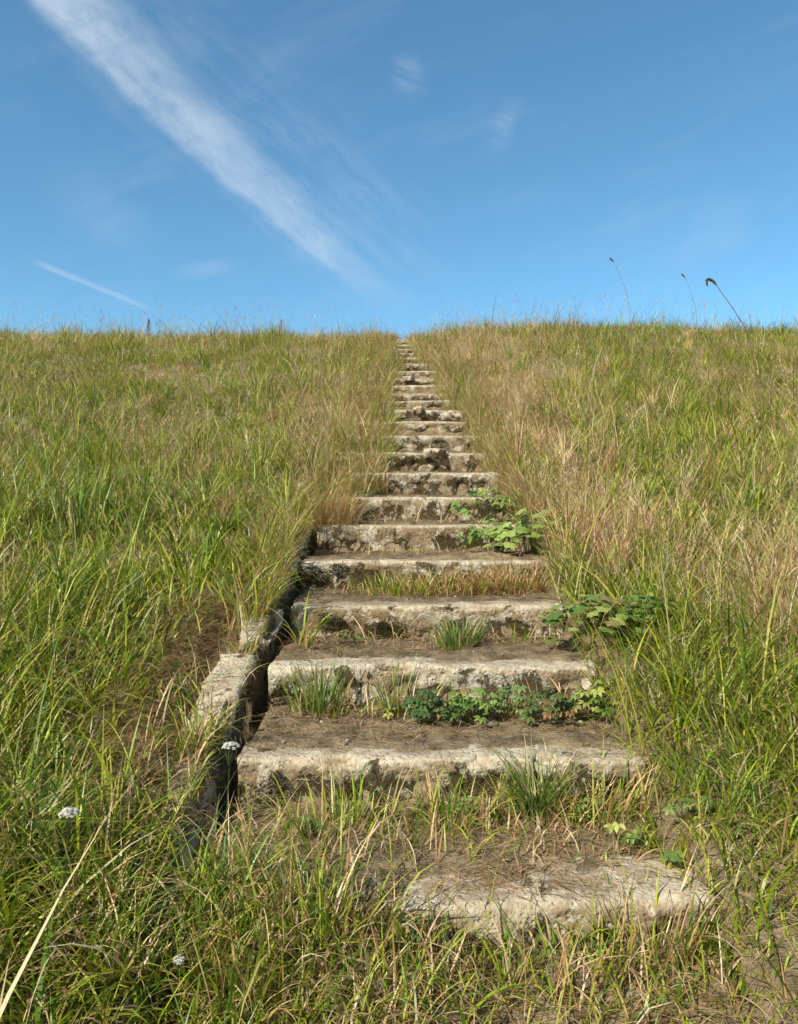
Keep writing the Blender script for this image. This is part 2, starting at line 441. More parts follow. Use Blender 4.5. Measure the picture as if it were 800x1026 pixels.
# greenness of the sward: patches of the bank placed on the ground
PATCH = [  # photo column, row, half widths, greenness pull
 (130, 880, 130, 110, 1.0), (120, 700, 110, 120, 0.95), (150, 560, 110, 60, 0.75), (110, 440, 80, 35, 0.30), (75, 490, 30, 50, 1.0),
 (230, 410, 90, 30, 0.62), (150, 372, 90, 16, 0.62), (330, 470, 45, 75, 0.12), (260, 500, 50, 40, 0.70), (300, 345, 60, 12, 0.45), (360, 390, 25, 35, 0.40), (330, 365, 60, 14, 0.55), (330, 345, 60, 12, 0.30), (100, 340, 60, 8, 0.35), (200, 336, 60, 7, 0.32),
 (455, 360, 45, 30, 0.05), (510, 420, 55, 60, 0.08), (560, 500, 55, 70, 0.28), (640, 400, 70, 50, 0.74), (660, 470, 60, 50, 0.78), (700, 350, 60, 25, 0.72), (590, 345, 60, 18, 0.55),
 (690, 560, 60, 50, 0.62), (640, 640, 80, 60, 0.55), (700, 760, 60, 80, 0.62), (640, 860, 90, 90, 0.58), (560, 370, 50, 25, 0.35), (490, 345, 40, 20, 0.2)]
def greenness(x, y):
    px = 400 + x / y * F; py = 275 + 1059.5 / y
    num = 0.5 * 0.35; den = 0.35
    num = np.full(x.shape, 0.175); den = np.full(x.shape, 0.35)
    for a, b, ra, rb, gv in PATCH:
        w = np.exp(-((px - a) / ra) ** 2 - ((py - b) / rb) ** 2)
        num = num + w * gv; den = den + w
    g0 = num / den
    g0 = 0.5 + (g0 - 0.5) * 1.3 + 0.11 + .17 * (px < 290)
    return g0 + (fbm(x * 1.3 + 3, y * 1.3, 3) - 0.5) * 1.1 + (fbm(x * 4.5 + 3, y * 4.5, 2, 2) - 0.5) * 0.5

def left_edge(y): return np.interp(y, [1.0, 1.55, 1.70, 1.80, 1.90, 2.0, 2.75, 2.95, 3.3, 4.0, 4.3, 4.75, 5.3, 6, 7.8, 9.5, 11, 12, 12.8, 15.6, 17.2], [0.9, 0.8, -0.20, -0.45, -0.66, -0.74, -0.74, -0.72, -0.60, -0.56, -0.42, -0.30, -0.15, -0.12, -0.12, -0.13, -0.02, .05, -0.08, -0.13, -0.06])
def right_edge(y): return np.interp(y, [1.0, 1.6, 2.2, 2.8, 3.3, 5, 5.9, 7, 7.9, 8.5, 10, 11, 12, 13, 17], [0.55, 0.66, 0.69, 0.72, 0.76, 0.76, 0.70, 0.70, 0.68, 0.53, 0.56, 0.58, 0.40, 0.33, 0.22])
def keep_mask(x, y):
    jl = (fbm(y * 3.1, x * 0 + 4.0, 1) - 0.5) * 0.12; jr = (fbm(y * 3.1, x * 0 + 9.0, 1) - 0.5) * 0.14
    out = (x < left_edge(y) + jl) | (x > right_edge(y) + jr)
    # worn earth beside the kerb
    bare = np.exp(-((x + 0.80) / 0.15) ** 2 - ((y - 2.85) / 0.30) ** 2) + 0.8 * np.exp(-((x + 0.78) / 0.12) ** 2 - ((y - 2.15) / 0.28) ** 2)
    out &= rng.random(x.shape) > np.clip(bare * 1.15, 0, 0.97)
    front = (x > -0.05) & (x < 0.72) & (y < 1.62)
    out &= ~front | (rng.random(x.shape) < 0.35)
    return out
def sample(n, ymax=19.5, per=22):
    """roots on the bank, denser near the viewer, mostly gathered in small tussocks"""
    yy = np.linspace(0.75, ymax, 600)
    dens = 1 / (0.18 + (yy / 3.2) ** 1.35) * (1.25 * yy + 2.4)
    cdf = np.cumsum(dens); cdf /= cdf[-1]
    m = n // per
    cy = np.interp(rng.random(m), cdf, yy); cx = rng.uniform(-1, 1, m) * (0.625 * cy + 1.2)
    ch = rng.gamma(6, 1 / 6, m); cg = rng.normal(0, 0.20, m); caz = rng.uniform(0, 6.283, m)
    wgt = rng.gamma(2.2, 1, m); wgt /= wgt.sum()
    t = rng.choice(m, n, p=wgt)
    sp_ = (0.028 + 0.010 * cy[t]) * rng.uniform(.6, 1.5, m)[t]
    dx = rng.normal(0, 1, n) * sp_; dy = rng.normal(0, 1, n) * sp_
    loose_ = rng.random(n) < 0.30
    y = np.where(loose_, np.interp(rng.random(n), cdf, yy), np.clip(cy[t] + dy, .7, ymax))
    x = np.where(loose_, rng.uniform(-1, 1, n) * (0.625 * y + 1.2), cx[t] + dx)
    az = np.where(loose_, rng.uniform(0, 6.283, n), np.where(rng.random(n) < .5, np.arctan2(dy, dx), caz[t] + rng.normal(0, .7, n)))
    hh = np.where(loose_, 0.75, 0.22 + 0.80 * ch[t]); gg = np.where(loose_, 0, cg[t])
    k = keep_mask(x, y)
    x, y, az, hh, gg = x[k], y[k], az[k], hh[k], gg[k]
    # the margins lean over the flight of steps
    el = x - left_edge(y); er = right_edge(y) - x
    nl = (el < 0) & (el > -0.28) & (y > 1.9) & (rng.random(len(x)) < .55); nr = (er < 0) & (er > -0.30) & (y > 1.9) & (rng.random(len(x)) < .5)
    az = np.where(nl, rng.normal(-.4, .7, len(x)), np.where(nr, rng.normal(3.5, .7, len(x)), az))
    return x, y, ground_h(x, y), az, hh, gg

def wind(x, y):
    return (fbm(x * 0.8 + 31, y * 0.8, 0) * 2 - 1) * 5.0 + 2.6
def height_field(x, y):
    h = 0.75 + 0.75 * (fbm(x * 1.1 + 50, y * 1.1, 3) - 0.5) * 2
    return np.clip(h, 0.35, 1.6)

sward = Blades()
def lay(n, kind):
    x, y, z, az, hh, gg = sample(n)
    gr = greenness(x, y) + gg; hf = height_field(x, y) * hh
    low = ((x > -0.05) & (x < 0.72) & (y < 1.66)) | ((x > -1.15) & (x < -.5) & (y > 1.9) & (y < 3.15)) | ((x > -.66) & (x < .05) & (y < 1.98))
    hf = np.where(low, hf * 0.6, hf)
    root = np.stack([x, y, z - 0.01], -1)
    rw = 1 + 0.045 * np.maximum(y - 3, 0)
    w_ = wind(x, y); az = np.where(rng.random(len(x)) < .35, w_ + rng.normal(0, .6, len(x)), az)
    def sub(m):
        return root[m], x[m], y[m], hf[m], rw[m], az[m], gr[m], int(m.sum())
    if kind == 'green':
        root, x, y, hf, rw, az, gr, k = sub(rng.random(len(x)) < 0.06 + 0.94 * sstep(0.10, 0.62, gr))
        L = rng.gamma(6, 1 / 6, k) * 0.27 * hf
        c = pick(GREENS, k)
        c = c * (1 - .35 * rng.random((k, 1)) ** 3)
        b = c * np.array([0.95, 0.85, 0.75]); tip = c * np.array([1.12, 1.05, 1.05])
        dry = rng.random(k) < 0.15; tip[dry] = pick(STRAWS, dry.sum()) * .85
        flop = rng.random(k) < .35
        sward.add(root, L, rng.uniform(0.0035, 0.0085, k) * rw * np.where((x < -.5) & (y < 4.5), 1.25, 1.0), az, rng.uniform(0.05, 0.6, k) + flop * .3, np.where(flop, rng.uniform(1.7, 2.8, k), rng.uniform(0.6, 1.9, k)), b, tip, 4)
    elif kind == 'straw':
        root, x, y, hf, rw, az, gr, k = sub(rng.random(len(x)) < 0.07 + 0.93 * (1 - sstep(0.2, 0.75, gr)))
        L = rng.gamma(5, 1 / 5, k) * 0.27 * hf
        c = pick(STRAWS, k)
        flop = rng.random(k) < .45
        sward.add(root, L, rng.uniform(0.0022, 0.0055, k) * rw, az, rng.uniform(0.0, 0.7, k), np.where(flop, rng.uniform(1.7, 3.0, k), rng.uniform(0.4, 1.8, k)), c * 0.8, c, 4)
    elif kind == 'thatch':
        root, x, y, hf, rw, az, gr, k = sub(rng.random(len(x)) < 1.05 - .72 * sstep(.3, .8, gr))
        root[:, 2] += rng.random(k) ** 1.5 * 0.24 * np.clip(hf, .3, 1.3)
        c = pick(STRAWS, k) * rng.uniform(0.6, 1.05, (k, 1))
        gm = rng.random(k) < np.clip(gr - 0.3, 0, .6); c[gm] = pick(GREENS, gm.sum()) * 0.9
        sward.add(root, rng.uniform(0.05, 0.17, k), rng.uniform(0.002, 0.0050, k) * rw, rng.uniform(0, 6.28, k), rng.uniform(0.4, 1.6, k), rng.uniform(1.3, 2.9, k), c, c, 3)
    elif kind == 'stem':
        root, x, y, hf, rw, az, gr, k = sub(rng.random(len(x)) < 0.10 + 0.9 * (1 - sstep(0.15, 0.8, gr)))
        L = rng.uniform(0.26, 0.50, k) * np.clip(hf, .6, 1.15) * np.where(y < 1.5, .45, 1.0)
        c = pick(STRAWS, k)
        th0 = rng.uniform(0, 0.45, k); th1 = th0 + rng.uniform(0.1, 1.1, k)
        tip = sward.add(root, L, np.full(k, 0.0021) * rw, az, th0, th1, c * 0.9, c, 4, prof='stem')
        for q_ in range(6):                      # loose panicle
            off = rng.uniform(0.0, 0.30, k) * L
            th = th1 * 0.9
            r2 = tip.copy(); r2[:, 0] -= np.sin(th) * np.cos(az) * off; r2[:, 1] -= np.sin(th) * np.sin(az) * off; r2[:, 2] -= np.cos(th) * off
            a2 = az + rng.uniform(-2.2, 2.2, k); t2 = th + rng.uniform(-.3, .7, k)
            sward.add(r2, rng.uniform(0.018, 0.05, k), rng.uniform(0.0018, 0.0045, k) * rw, a2, t2, t2 + rng.uniform(0, .8, k), c, c * np.array([1.05, 1.0, .95]), 2)
lay(225000, 'green'); lay(190000, 'straw'); lay(140000, 'thatch'); lay(34000, 'stem')

def margin(m, side):
    """ragged tufts rooted in the edges of the flight, hanging over the ends of the steps"""
    cy = 4.3 + rng.random(m) ** 1.15 * 13; u_ = rng.random(m)
    if side < 0: cx = -0.62 + (left_edge(cy) + .02 + 0.62) * u_ ** .8
    else: cx = right_edge(cy) - .01 + (0.90 - right_edge(cy)) * u_ ** 1.2
    caz = np.where(rng.random(m) < .55, rng.normal(-.7 if side < 0 else 3.8, .9, m), rng.uniform(0, 6.283, m))
    cL = rng.gamma(4, 1 / 4, m) * .24; cs = rng.random(m) < .72; cn = rng.integers(8, 34, m)
    t = np.repeat(np.arange(m), cn); k = len(t)
    x = cx[t] + rng.normal(0, .035, k); y = cy[t] + rng.normal(0, .04, k)
    z = np.maximum(ground_h(x, y), nose(y) - .11)
    st = np.where(rng.random(k) < .8, cs[t], rng.random(k) < .5)
    c = pick(GREENS, k); c[st] = pick(STRAWS, st.sum())
    flop = rng.random(k) < .5
    sward.add(np.stack([x, y, z - .01], -1), cL[t] * rng.uniform(.5, 1.3, k), rng.uniform(.0025, .006, k) * (1 + .045 * np.maximum(y - 3, 0)), caz[t] + rng.normal(0, .9, k), rng.uniform(.0, .9, k), np.where(flop, rng.uniform(1.8, 3.1, k), rng.uniform(.6, 1.9, k)), c * .85, c, 4)
margin(900, -1); margin(760, 1)
def skyline(n):
    x = rng.normal(0, 1, n) * 1.1 + rng.choice([-5.2, -3.4, -2.2, 1.4, 3.2, 4.2, 6.5, -7.5], n); y = rng.uniform(13.5, 16.8, n)
    k_ = (x < left_edge(y) - .2) | (x > right_edge(y) + .2); x, y = x[k_], y[k_]; k = len(x)
    c = pick(STRAWS, k); az = rng.uniform(0, 6.283, k); L = rng.uniform(.35, .75, k); th1 = rng.uniform(.05, .7, k)
    tip = sward.add(np.stack([x, y, ground_h(x, y)], -1), L, np.full(k, .0035), az, 0 * th1, th1, c, c, 4, prof='stem')
    for q_ in range(9):
        off = rng.uniform(0, .25, k) * L; r2 = tip.copy(); r2[:, 2] -= np.cos(th1) * off; r2[:, 0] -= np.sin(th1) * np.cos(az) * off; r2[:, 1] -= np.sin(th1) * np.sin(az) * off
        sward.add(r2, rng.uniform(.03, .08, k), .0045, rng.uniform(0, 6.283, k), rng.uniform(.2, .9, k), rng.uniform(.6, 1.6, k), c, c, 2)
skyline(420)

def clumps(m, x0, x1, y0, y1, L0, wmm, pal, nb, fan=1.0):
    """coarse clumps that stand out of the sward"""
    cy = y0 + (y1 - y0) * rng.random(m) ** 1.4; cx = rng.uniform(x0, x1, m) * np.where(abs(x0) + abs(x1) > 0, 1, 1)
    cx = np.where(np.abs(cx) > .58 * cy + .6, np.sign(cx) * (.58 * cy) * rng.random(m), cx)
    ok = keep_mask(cx, cy) & ~((cx > -1.1) & (cx < .5) & (cy < 3.2) & (cy > 1.75)) & ~((cx > -.75) & (cy < 1.9)); cx, cy = cx[ok], cy[ok]; m = len(cx)
    cn = rng.integers(nb // 2, nb, m); t = np.repeat(np.arange(m), cn); k = len(t)
    cL = L0 * rng.uniform(.6, 1.25, m); a = rng.uniform(0, 6.283, k); r = rng.random(k) * .05
    cc = pick(pal, m); c = cc[t] * rng.uniform(.75, 1.2, (k, 1))
    x = cx[t] + np.cos(a) * r; y = cy[t] + np.sin(a) * r
    dl = rng.uniform(0, 6.283, m)[t]; az = np.where(rng.random(k) < .4, dl + rng.normal(0, .5, k), a)
    tip = c * 1.08; dry = rng.random(k) < .25; tip[dry] = pick(STRAWS, dry.sum()) * .8
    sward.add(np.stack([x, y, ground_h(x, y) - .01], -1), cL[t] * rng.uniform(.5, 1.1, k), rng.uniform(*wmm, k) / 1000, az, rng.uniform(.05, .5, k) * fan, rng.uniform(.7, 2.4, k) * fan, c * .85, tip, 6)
BR = np.array([[.34, .46, .035], [.27, .40, .035], [.42, .50, .06], [.17, .28, .03]])
clumps(70, -2.6, -.8, 1.6, 4.6, .36, (5, 11), BR, 34)
clumps(90, -6, -.5, 4, 12, .36, (7, 14), BR, 34)
clumps(40, .85, 2.6, 1.8, 4.6, .32, (4, 9), BR, 28)
clumps(110, 1.3, 8, 4.2, 14, .36, (7, 14), BR * np.array([1.15, 1.1, 1]), 34)
clumps(60, -7, -.4, 3.6, 13, .34, (3, 6), STRAWS, 70, 1.2)
clumps(80, .8, 6, 3.6, 13, .40, (3, 6), STRAWS, 70, .9)
clumps(70, -8, 8, 14.5, 17.4, .52, (6, 12), np.concatenate([BR, STRAWS]), 30, .8)

def strip(n, x0, x1, y0, y1, L0, straw, az0=None, dz=0.0):
    """a loose band of grass between two corners"""
    x = rng.uniform(x0, x1, n); y = rng.uniform(y0, y1, n)
    k_ = rng.random(n) < .25 + 1.1 * vnoise(x * 9, y * 9, 2); x, y = x[k_], y[k_]; k = len(x)
    st = rng.random(k) < straw; c = pick(GREENS, k); c[st] = pick(STRAWS, st.sum())
    az = rng.uniform(0, 6.283, k)
    if az0 is not None: az = np.where(rng.random(k) < .6, az0 + rng.normal(0, .8, k), az)
    flop = rng.random(k) < .4
    sward.add(np.stack([x, y, ground_h(x, y) - .01 + dz], -1), rng.gamma(6, 1 / 6, k) * L0, rng.uniform(.003, .0075, k), az, rng.uniform(.05, .5, k), np.where(flop, rng.uniform(1.7, 2.9, k), rng.uniform(.5, 1.8, k)), c * .85, c * 1.05, 6)
strip(1700, -.75, -.30, 1.46, 1.68, .18, .45); strip(700, -.30, .04, 1.46, 1.64, .15, .55)             # foreground, in front of the lowest slab and the drain end
strip(170, -.45, .05, 1.76, 1.95, .14, .55)              # grass standing on the soil left behind the slab
strip(420, -.78, -.57, 1.72, 2.25, .16, .5, -.4)         # over the sunk kerb
strip(700, -.70, -.575, 2.95, 4.15, .22, .6, -.5); strip(420, -.60, -.545, 3.05, 4.15, .17, .7, -.2); strip(160, -.60, -.568, 1.9, 2.9, .09, .7, -.2)
strip(90, -.66, -.56, 2.80, 2.92, .12, .65, -.3); strip(170, -.60, -.545, 3.24, 3.38, .17, .6, -.3); strip(200, -.62, -.545, 3.78, 3.95, .22, .7, -.3)
strip(260, -.66, -.57, 2.18, 2.36, .14, .5, -.3)
strip(150, -.55, -.49, 1.75, 2.9, .10, .5, None, .02); strip(150, -.54, -.49, 2.9, 4.2, .12, .5, None, .02)
strip(260, -.80, -.62, 2.3, 2.75, .10, .7, 2.8, .0)      # beside the white kerb stone
strip(480, .0, .72, 1.50, 1.66, .14, .55); strip(200, .0, .70, 1.84, 2.05, .10, .65)
strip(130, -.40, .10, 2.00, 2.14, .10, .5); strip(260, .10, .70, 2.02, 2.17, .14, .45)              # foot of the long step
strip(260, -.40, .70, 2.55, 2.66, .12, .55)
strip(160, -.40, .70, 3.08, 3.16, .09, .6)
strip(300, -.40, .70, 3.50, 3.66, .10, .6)
strip(260, -.30, .70, 4.05, 4.7, .07, .7)
me = sward.mesh('meadow_grass')
o = link('meadow_grass', me, M_GRASS)
tag(o, 'long mixed green and straw coloured grass covering the whole bank', 'grass', kind='stuff')

# dry litter lying on the treads and worn places
lit = Blades()
n = 26000
y = 1.2 + rng.random(n) ** 1.6 * 12; x = rng.uniform(-0.48, 0.78, n)
z = ground_h(x, y)
sd = np.full(n, 9.0); back = np.full(n, 9.0)
for sy, sz in STEPS:
    dd = y - sy; sd = np.where((dd > 0) & (dd < sd), dd, sd); bb = sy - y; back = np.where((bb > 0) & (bb < back), bb, back)
k = ((sd > 0.09 + 0.14 * vnoise(x * 6, y * 6)) | (y < STEPS[0][0])) & (rng.random(n) < 0.25 + 0.9 * vnoise(x * 5, y * 5, 1))
x, y, z = x[k], y[k], z[k]; n = len(x)
c = pick(STRAWS, n) * rng.uniform(0.5, 1.0, (n, 1)) * np.array([1, .93, .85])
lit.add(np.stack([x, y, z + rng.uniform(0.001, 0.02, n)], -1), rng.uniform(0.03, 0.13, n), rng.uniform(0.0015, 0.004, n), rng.uniform(0, 6.28, n), rng.uniform(1.25, 1.6, n), rng.uniform(1.5, 1.75, n), c, c, 3)
n = 9000
x = rng.normal(-0.80, 0.12, n); y = rng.uniform(1.8, 3.3, n); k = x < -0.66; x, y = x[k], y[k]; n = len(x); z = ground_h(x, y)
c = pick(STRAWS, n) * rng.uniform(0.4, 0.85, (n, 1)) * np.array([1, .93, .85])
lit.add(np.stack([x, y, z + rng.uniform(0.001, 0.02, n)], -1), rng.uniform(0.03, 0.12, n), rng.uniform(0.0015, 0.004, n), rng.uniform(0, 6.28, n), rng.uniform(1.25, 1.6, n), rng.uniform(1.5, 1.75, n), c, c, 3)
n = 1500
x = rng.uniform(-.05, .73, n); y = 1.70 + .2 * rng.random(n) ** .7; k = rng.random(n) < 1.5 * vnoise(x * 8, y * 8, 0) ** 2; x, y = x[k], y[k]; n = len(x)
z = np.maximum(ground_h(x, y), STEPS[0][1] + .004 - .014 * (x - .12))
c = pick(STRAWS, n) * rng.uniform(0.4, 0.9, (n, 1)) * np.array([1, .93, .85])
lit.add(np.stack([x, y, z + rng.uniform(0.001, 0.012, n)], -1), rng.uniform(0.03, 0.13, n), rng.uniform(0.0015, 0.0035, n), rng.uniform(0, 6.28, n), rng.uniform(1.25, 1.6, n), rng.uniform(1.5, 1.75, n), c, c, 3)
o = link('dry_litter', lit.mesh('dry_litter'), M_GRASS)
tag(o, 'brown dead grass litter lying on the treads and worn soil', 'litter', kind='stuff')

V = []; T = []; CC = []
ico = bmesh.new(); bmesh.ops.create_icosphere(ico, subdivisions=1, radius=1); iv = np.array([v.co[:] for v in ico.verts]); it = np.array([[v.index for v in f.verts] for f in ico.faces]); ico.free()
n = 1500
x = rng.uniform(-.47, .74, n); y = 1.6 + rng.random(n) ** 1.4 * 6
sd = np.full(n, 9.0)
for sy, sz in STEPS:
    dd = y - sy; sd = np.where((dd > 0) & (dd < sd), dd, sd)
k = (sd > .10) & (rng.random(n) < vnoise(x * 4, y * 4, 3) * 1.3); x, y = x[k], y[k]; z = ground_h(x, y)
for a in range(len(x)):
    r = .003 + .007 * rng.random() ** 3
    v = iv * (1 + rng.uniform(-.28, .28, iv.shape)) * np.array([1, rng.uniform(.7, 1.1), rng.uniform(.5, .8)]) * r
    T.append(it + len(iv) * a); V.append(v + np.array([x[a], y[a], z[a] + r * .25]))
    CC.append(np.repeat((np.array([.30, .225, .14]) if rng.random() < .6 else np.array([.5, .44, .34]))[None] * rng.uniform(.5, 1.15), len(iv), 0))
o = link('grit', np_mesh('grit', np.concatenate(V), tris=np.concatenate(T), col=np.concatenate(CC), smooth=False), M_MOSS)
tag(o, 'small clods and grit scattered on the treads', 'grit', kind='stuff')

# ------------------------------------------------------------------ single plants
def at(px, py, y): return ((px - 400) / F * y, y, EYE + (523 - py) / F * y)
def on_ground(px, y, dz=0.0):
    x = (px - 400) / F * y
    return Vector((x, y, float(ground_h(np.array([x]), np.array([y]))[0]) + dz))

def grass_tuft(px, y, n, L, label, straw=0.15, spread=0.03, wmm=(3.5, 7), lean=None, group='grass tufts on and beside the steps', dz=0.0, splay=(0.5, 1.7), pal=None, name='grass_tuft', cat='grass tuft', tint=(1, 1, 1)):
    p = on_ground(px, y, dz)
    B = Blades()
    a = rng.uniform(0, 6.283, n); r = np.sqrt(rng.random(n)) * spread
    root = np.stack([np.cos(a) * r * 1.6, np.sin(a) * r * .7, np.full(n, -0.012)], -1)
    az = a + rng.normal(0, 0.5, n)
    if lean is not None: az = np.where(rng.random(n) < .55, lean + rng.normal(0, .5, n), az)
    c = pick(GREENS if pal is None else pal, n); s_ = rng.random(n) < straw; c[s_] = pick(STRAWS, s_.sum()) * np.array(tint)
    tip = c * 1.1; dry = rng.random(n) < .2; tip[dry] = pick(STRAWS, dry.sum()) * .85
    B.add(root, rng.uniform(.45, 1.15, n) * L, rng.uniform(*wmm, n) / 1000, az, rng.uniform(0, .45, n), rng.uniform(*splay, n), c * np.array([.95, .9, .8]), tip, 6)
    m = n // 3 + 8
    a = rng.uniform(0, 6.283, m); r = np.sqrt(rng.random(m)) * spread
    c = pick(STRAWS, m) * .75 * np.array(tint)
    B.add(np.stack([np.cos(a) * r * 1.6, np.sin(a) * r * .7, np.full(m, -.008)], -1), rng.uniform(.25, .6, m) * L, rng.uniform(2, 4.5, m) / 1000, a, rng.uniform(.3, 1., m), rng.uniform(1.4, 2.5, m), c * .8, c, 4)
    t = link(name, B.mesh(name), M_GRASS, None, p); tag(t, label, cat, group)
    return t

DG = np.array([[0.12, 0.215, 0.03], [0.17, 0.28, 0.045], [0.21, 0.31, 0.07]])
grass_tuft(460, 3.02, 170, .19, 'bushy green grass tuft growing at the foot of the broad blotched step', .05, .05, pal=DG, splay=(.6, 1.9))
grass_tuft(318, 2.60, 100, .25, 'upright grass tuft before the left end of the creeper fronted step', .08, .05, pal=DG, splay=(.2, 1.1))
grass_tuft(396, 2.58, 50, .25, 'thin grass tuft beside the upright tuft before the creeper fronted step', .08, .025, pal=DG, splay=(.2, .9))
grass_tuft(538, 2.10, 130, .27, 'dense dark grass tuft with arching blades before the long pale step', .05, .03, pal=DG, splay=(.6, 2.1))
grass_tuft(445, 2.08, 80, .20, 'sparse grass tuft at the foot of the middle of the long pale step', .25, .10)
grass_tuft(345, 2.04, 70, .20, 'leafy grass tuft before the left part of the long pale step', .15, .09)
grass_tuft(395, 3.52, 170, .15, 'low green grass tuft before the moss ended step', .2, .12)
grass_tuft(450, 3.56, 320, .19, 'reddish brown dried tuft before the buried half of the moss ended step', .72, .17, tint=(.80, .70, .62), splay=(.8, 2.9))
grass_tuft(508, 3.60, 380, .23, 'russet dead grass tuft at the right of the moss ended step', .75, .15, tint=(.80, .70, .62), splay=(.8, 2.9))
grass_tuft(560, 2.15, 60, .20, 'brownish grass tuft at the right foot of the long pale step', .55, .10)
grass_tuft(605, 2.10, 80, .26, 'green and brown grass tuft covering the right end of the long pale step', .4, .10)
grass_tuft(320, 1.60, 60, .24, 'tall foreground grass tuft at the left end of the lowest slab', .35, .07, splay=(.1, 1.3))
grass_tuft(400, 1.58, 40, .19, 'foreground grass tuft leaning over the lowest slab', .4, .09, splay=(.3, 1.5))
grass_tuft(225, 1.55, 110, .22, 'dense foreground grass tuft below the end of the drain', .3, .12, splay=(.2, 1.4))
grass_tuft(590, 1.60, 40, .20, 'thin foreground grass tuft in front of the right part of the lowest slab', .3, .09, splay=(.2, 1.2))
grass_tuft(655, 1.66, 70, .24, 'foreground grass tuft at the right end of the lowest slab', .4, .09, splay=(.2, 1.3))
grass_tuft(480, 1.60, 30, .16, 'small foreground grass tuft before the middle of the lowest slab', .4, .08, splay=(.3, 1.3))
grass_tuft(322, 4.28, 330, .36, 'large straw coloured tussock hanging over the top of the drain', .93, .13, (2.5, 5), lean=-.9, dz=.02, splay=(.8, 2.5))
grass_tuft(305, 2.95, 26, .30, 'spray of long blades fallen across the drain', .45, .02, (5, 9), lean=-.25, dz=.02, splay=(1.2, 1.9))
grass_tuft(252, 3.1, 60, .36, 'long green blades arching from the left towards the drain', .15, .06, (5, 10), lean=-.2, dz=.02, splay=(1.0, 2.0))
grass_tuft(80, 4.0, 46, .55, 'tall dark broad bladed grass clump at the left edge', .0, .10, (9, 16), pal=DG, splay=(.15, 1.3), name='grass_clump', cat='grass clump')
grass_tuft(190, 3.4, 60, .42, 'broad bladed grass clump arching on the left bank', .08, .10, (6, 11), pal=GREENS, splay=(.5, 2.0), name='grass_clump', cat='grass clump')
grass_tuft(215, 1.95, 70, .30, 'grass clump spreading over the lowest kerb stone', .25, .08, (4, 9), lean=0.0, splay=(.5, 1.9), name='grass_clump', cat='grass clump')
grass_tuft(595, 13.5, 160, .50, 'dark green clump breaking the skyline right of the steps', .25, .25, (6, 12), pal=DG, splay=(.3, 1.6), name='grass_clump', cat='grass clump')

def lobed_leaf(r, lobes, depth, M, col, V, T, CC, fold=.25):
    """rounded lobed leaf, petiole at the origin, in the plane of M"""
    n = lobes * 6; c0 = len(V)
    V.append(M @ Vector((0, 0, 0))); CC.append(np.array(col) * 1.35)
    ring = []
    for rr in (.5, 1.0):
        ids = []
        for k in range(n + 1):
            a = -2.75 + 5.5 * k / n
            ph = k / n * lobes * 2 * math.pi
            rad = r * rr * (1 - depth * (0.5 + 0.5 * math.cos(ph)) * rr) * (0.85 + 0.15 * math.cos(a)) * (1 + .03 * math.sin(k * 2.7))
            vein = 1.25 if (k % 6) == 3 else 0.95
            z = fold * r * rr * (.25 * math.cos(ph) * .4 - .35 * rr * rr) + random.uniform(-.02, .02) * r
            ids.append(len(V)); V.append(M @ Vector((rad * math.sin(a), r * .15 + rad * math.cos(a), z)))
            CC.append(np.array(col) * (vein if rr < 1 else .92 + .08 * vein))
        ring.append(ids)
    for k in range(n):
        T.append((c0, ring[0][k + 1], ring[0][k]))
        T.append((ring[0][k], ring[0][k + 1], ring[1][k + 1])); T.append((ring[0][k], ring[1][k + 1], ring[1][k]))
def ovate_leaf(L, w, M, col, V, T, CC):
    n = 6; base = len(V)
    for k in range(n + 1):
        t = k / n; ww = w * (math.sin(math.pi * min(1, t ** .8)) ** .8 if 0 < t < 1 else 0) * (1 + (.12 if k % 2 else -.08))
        z = -L * .35 * t * t
        for s in (-1, 0, 1):
            V.append(M @ Vector((s * ww / 2, t * L, z + (abs(s) * ww * .16)))); CC.append(np.array(col) * (1.3 if s == 0 else .95))
    for k in range(n):
        for s in (0, 1):
            a = base + k * 3 + s
            T.append((a, a + 1, a + 4)); T.append((a, a + 4, a + 3))
LG = [(0.36, 0.38, 0.085), (0.15, 0.25, 0.05), (0.19, 0.29, 0.06), (0.23, 0.32, 0.075), (0.30, 0.36, 0.09), (0.11, 0.19, 0.04), (0.30, 0.24, 0.09)]
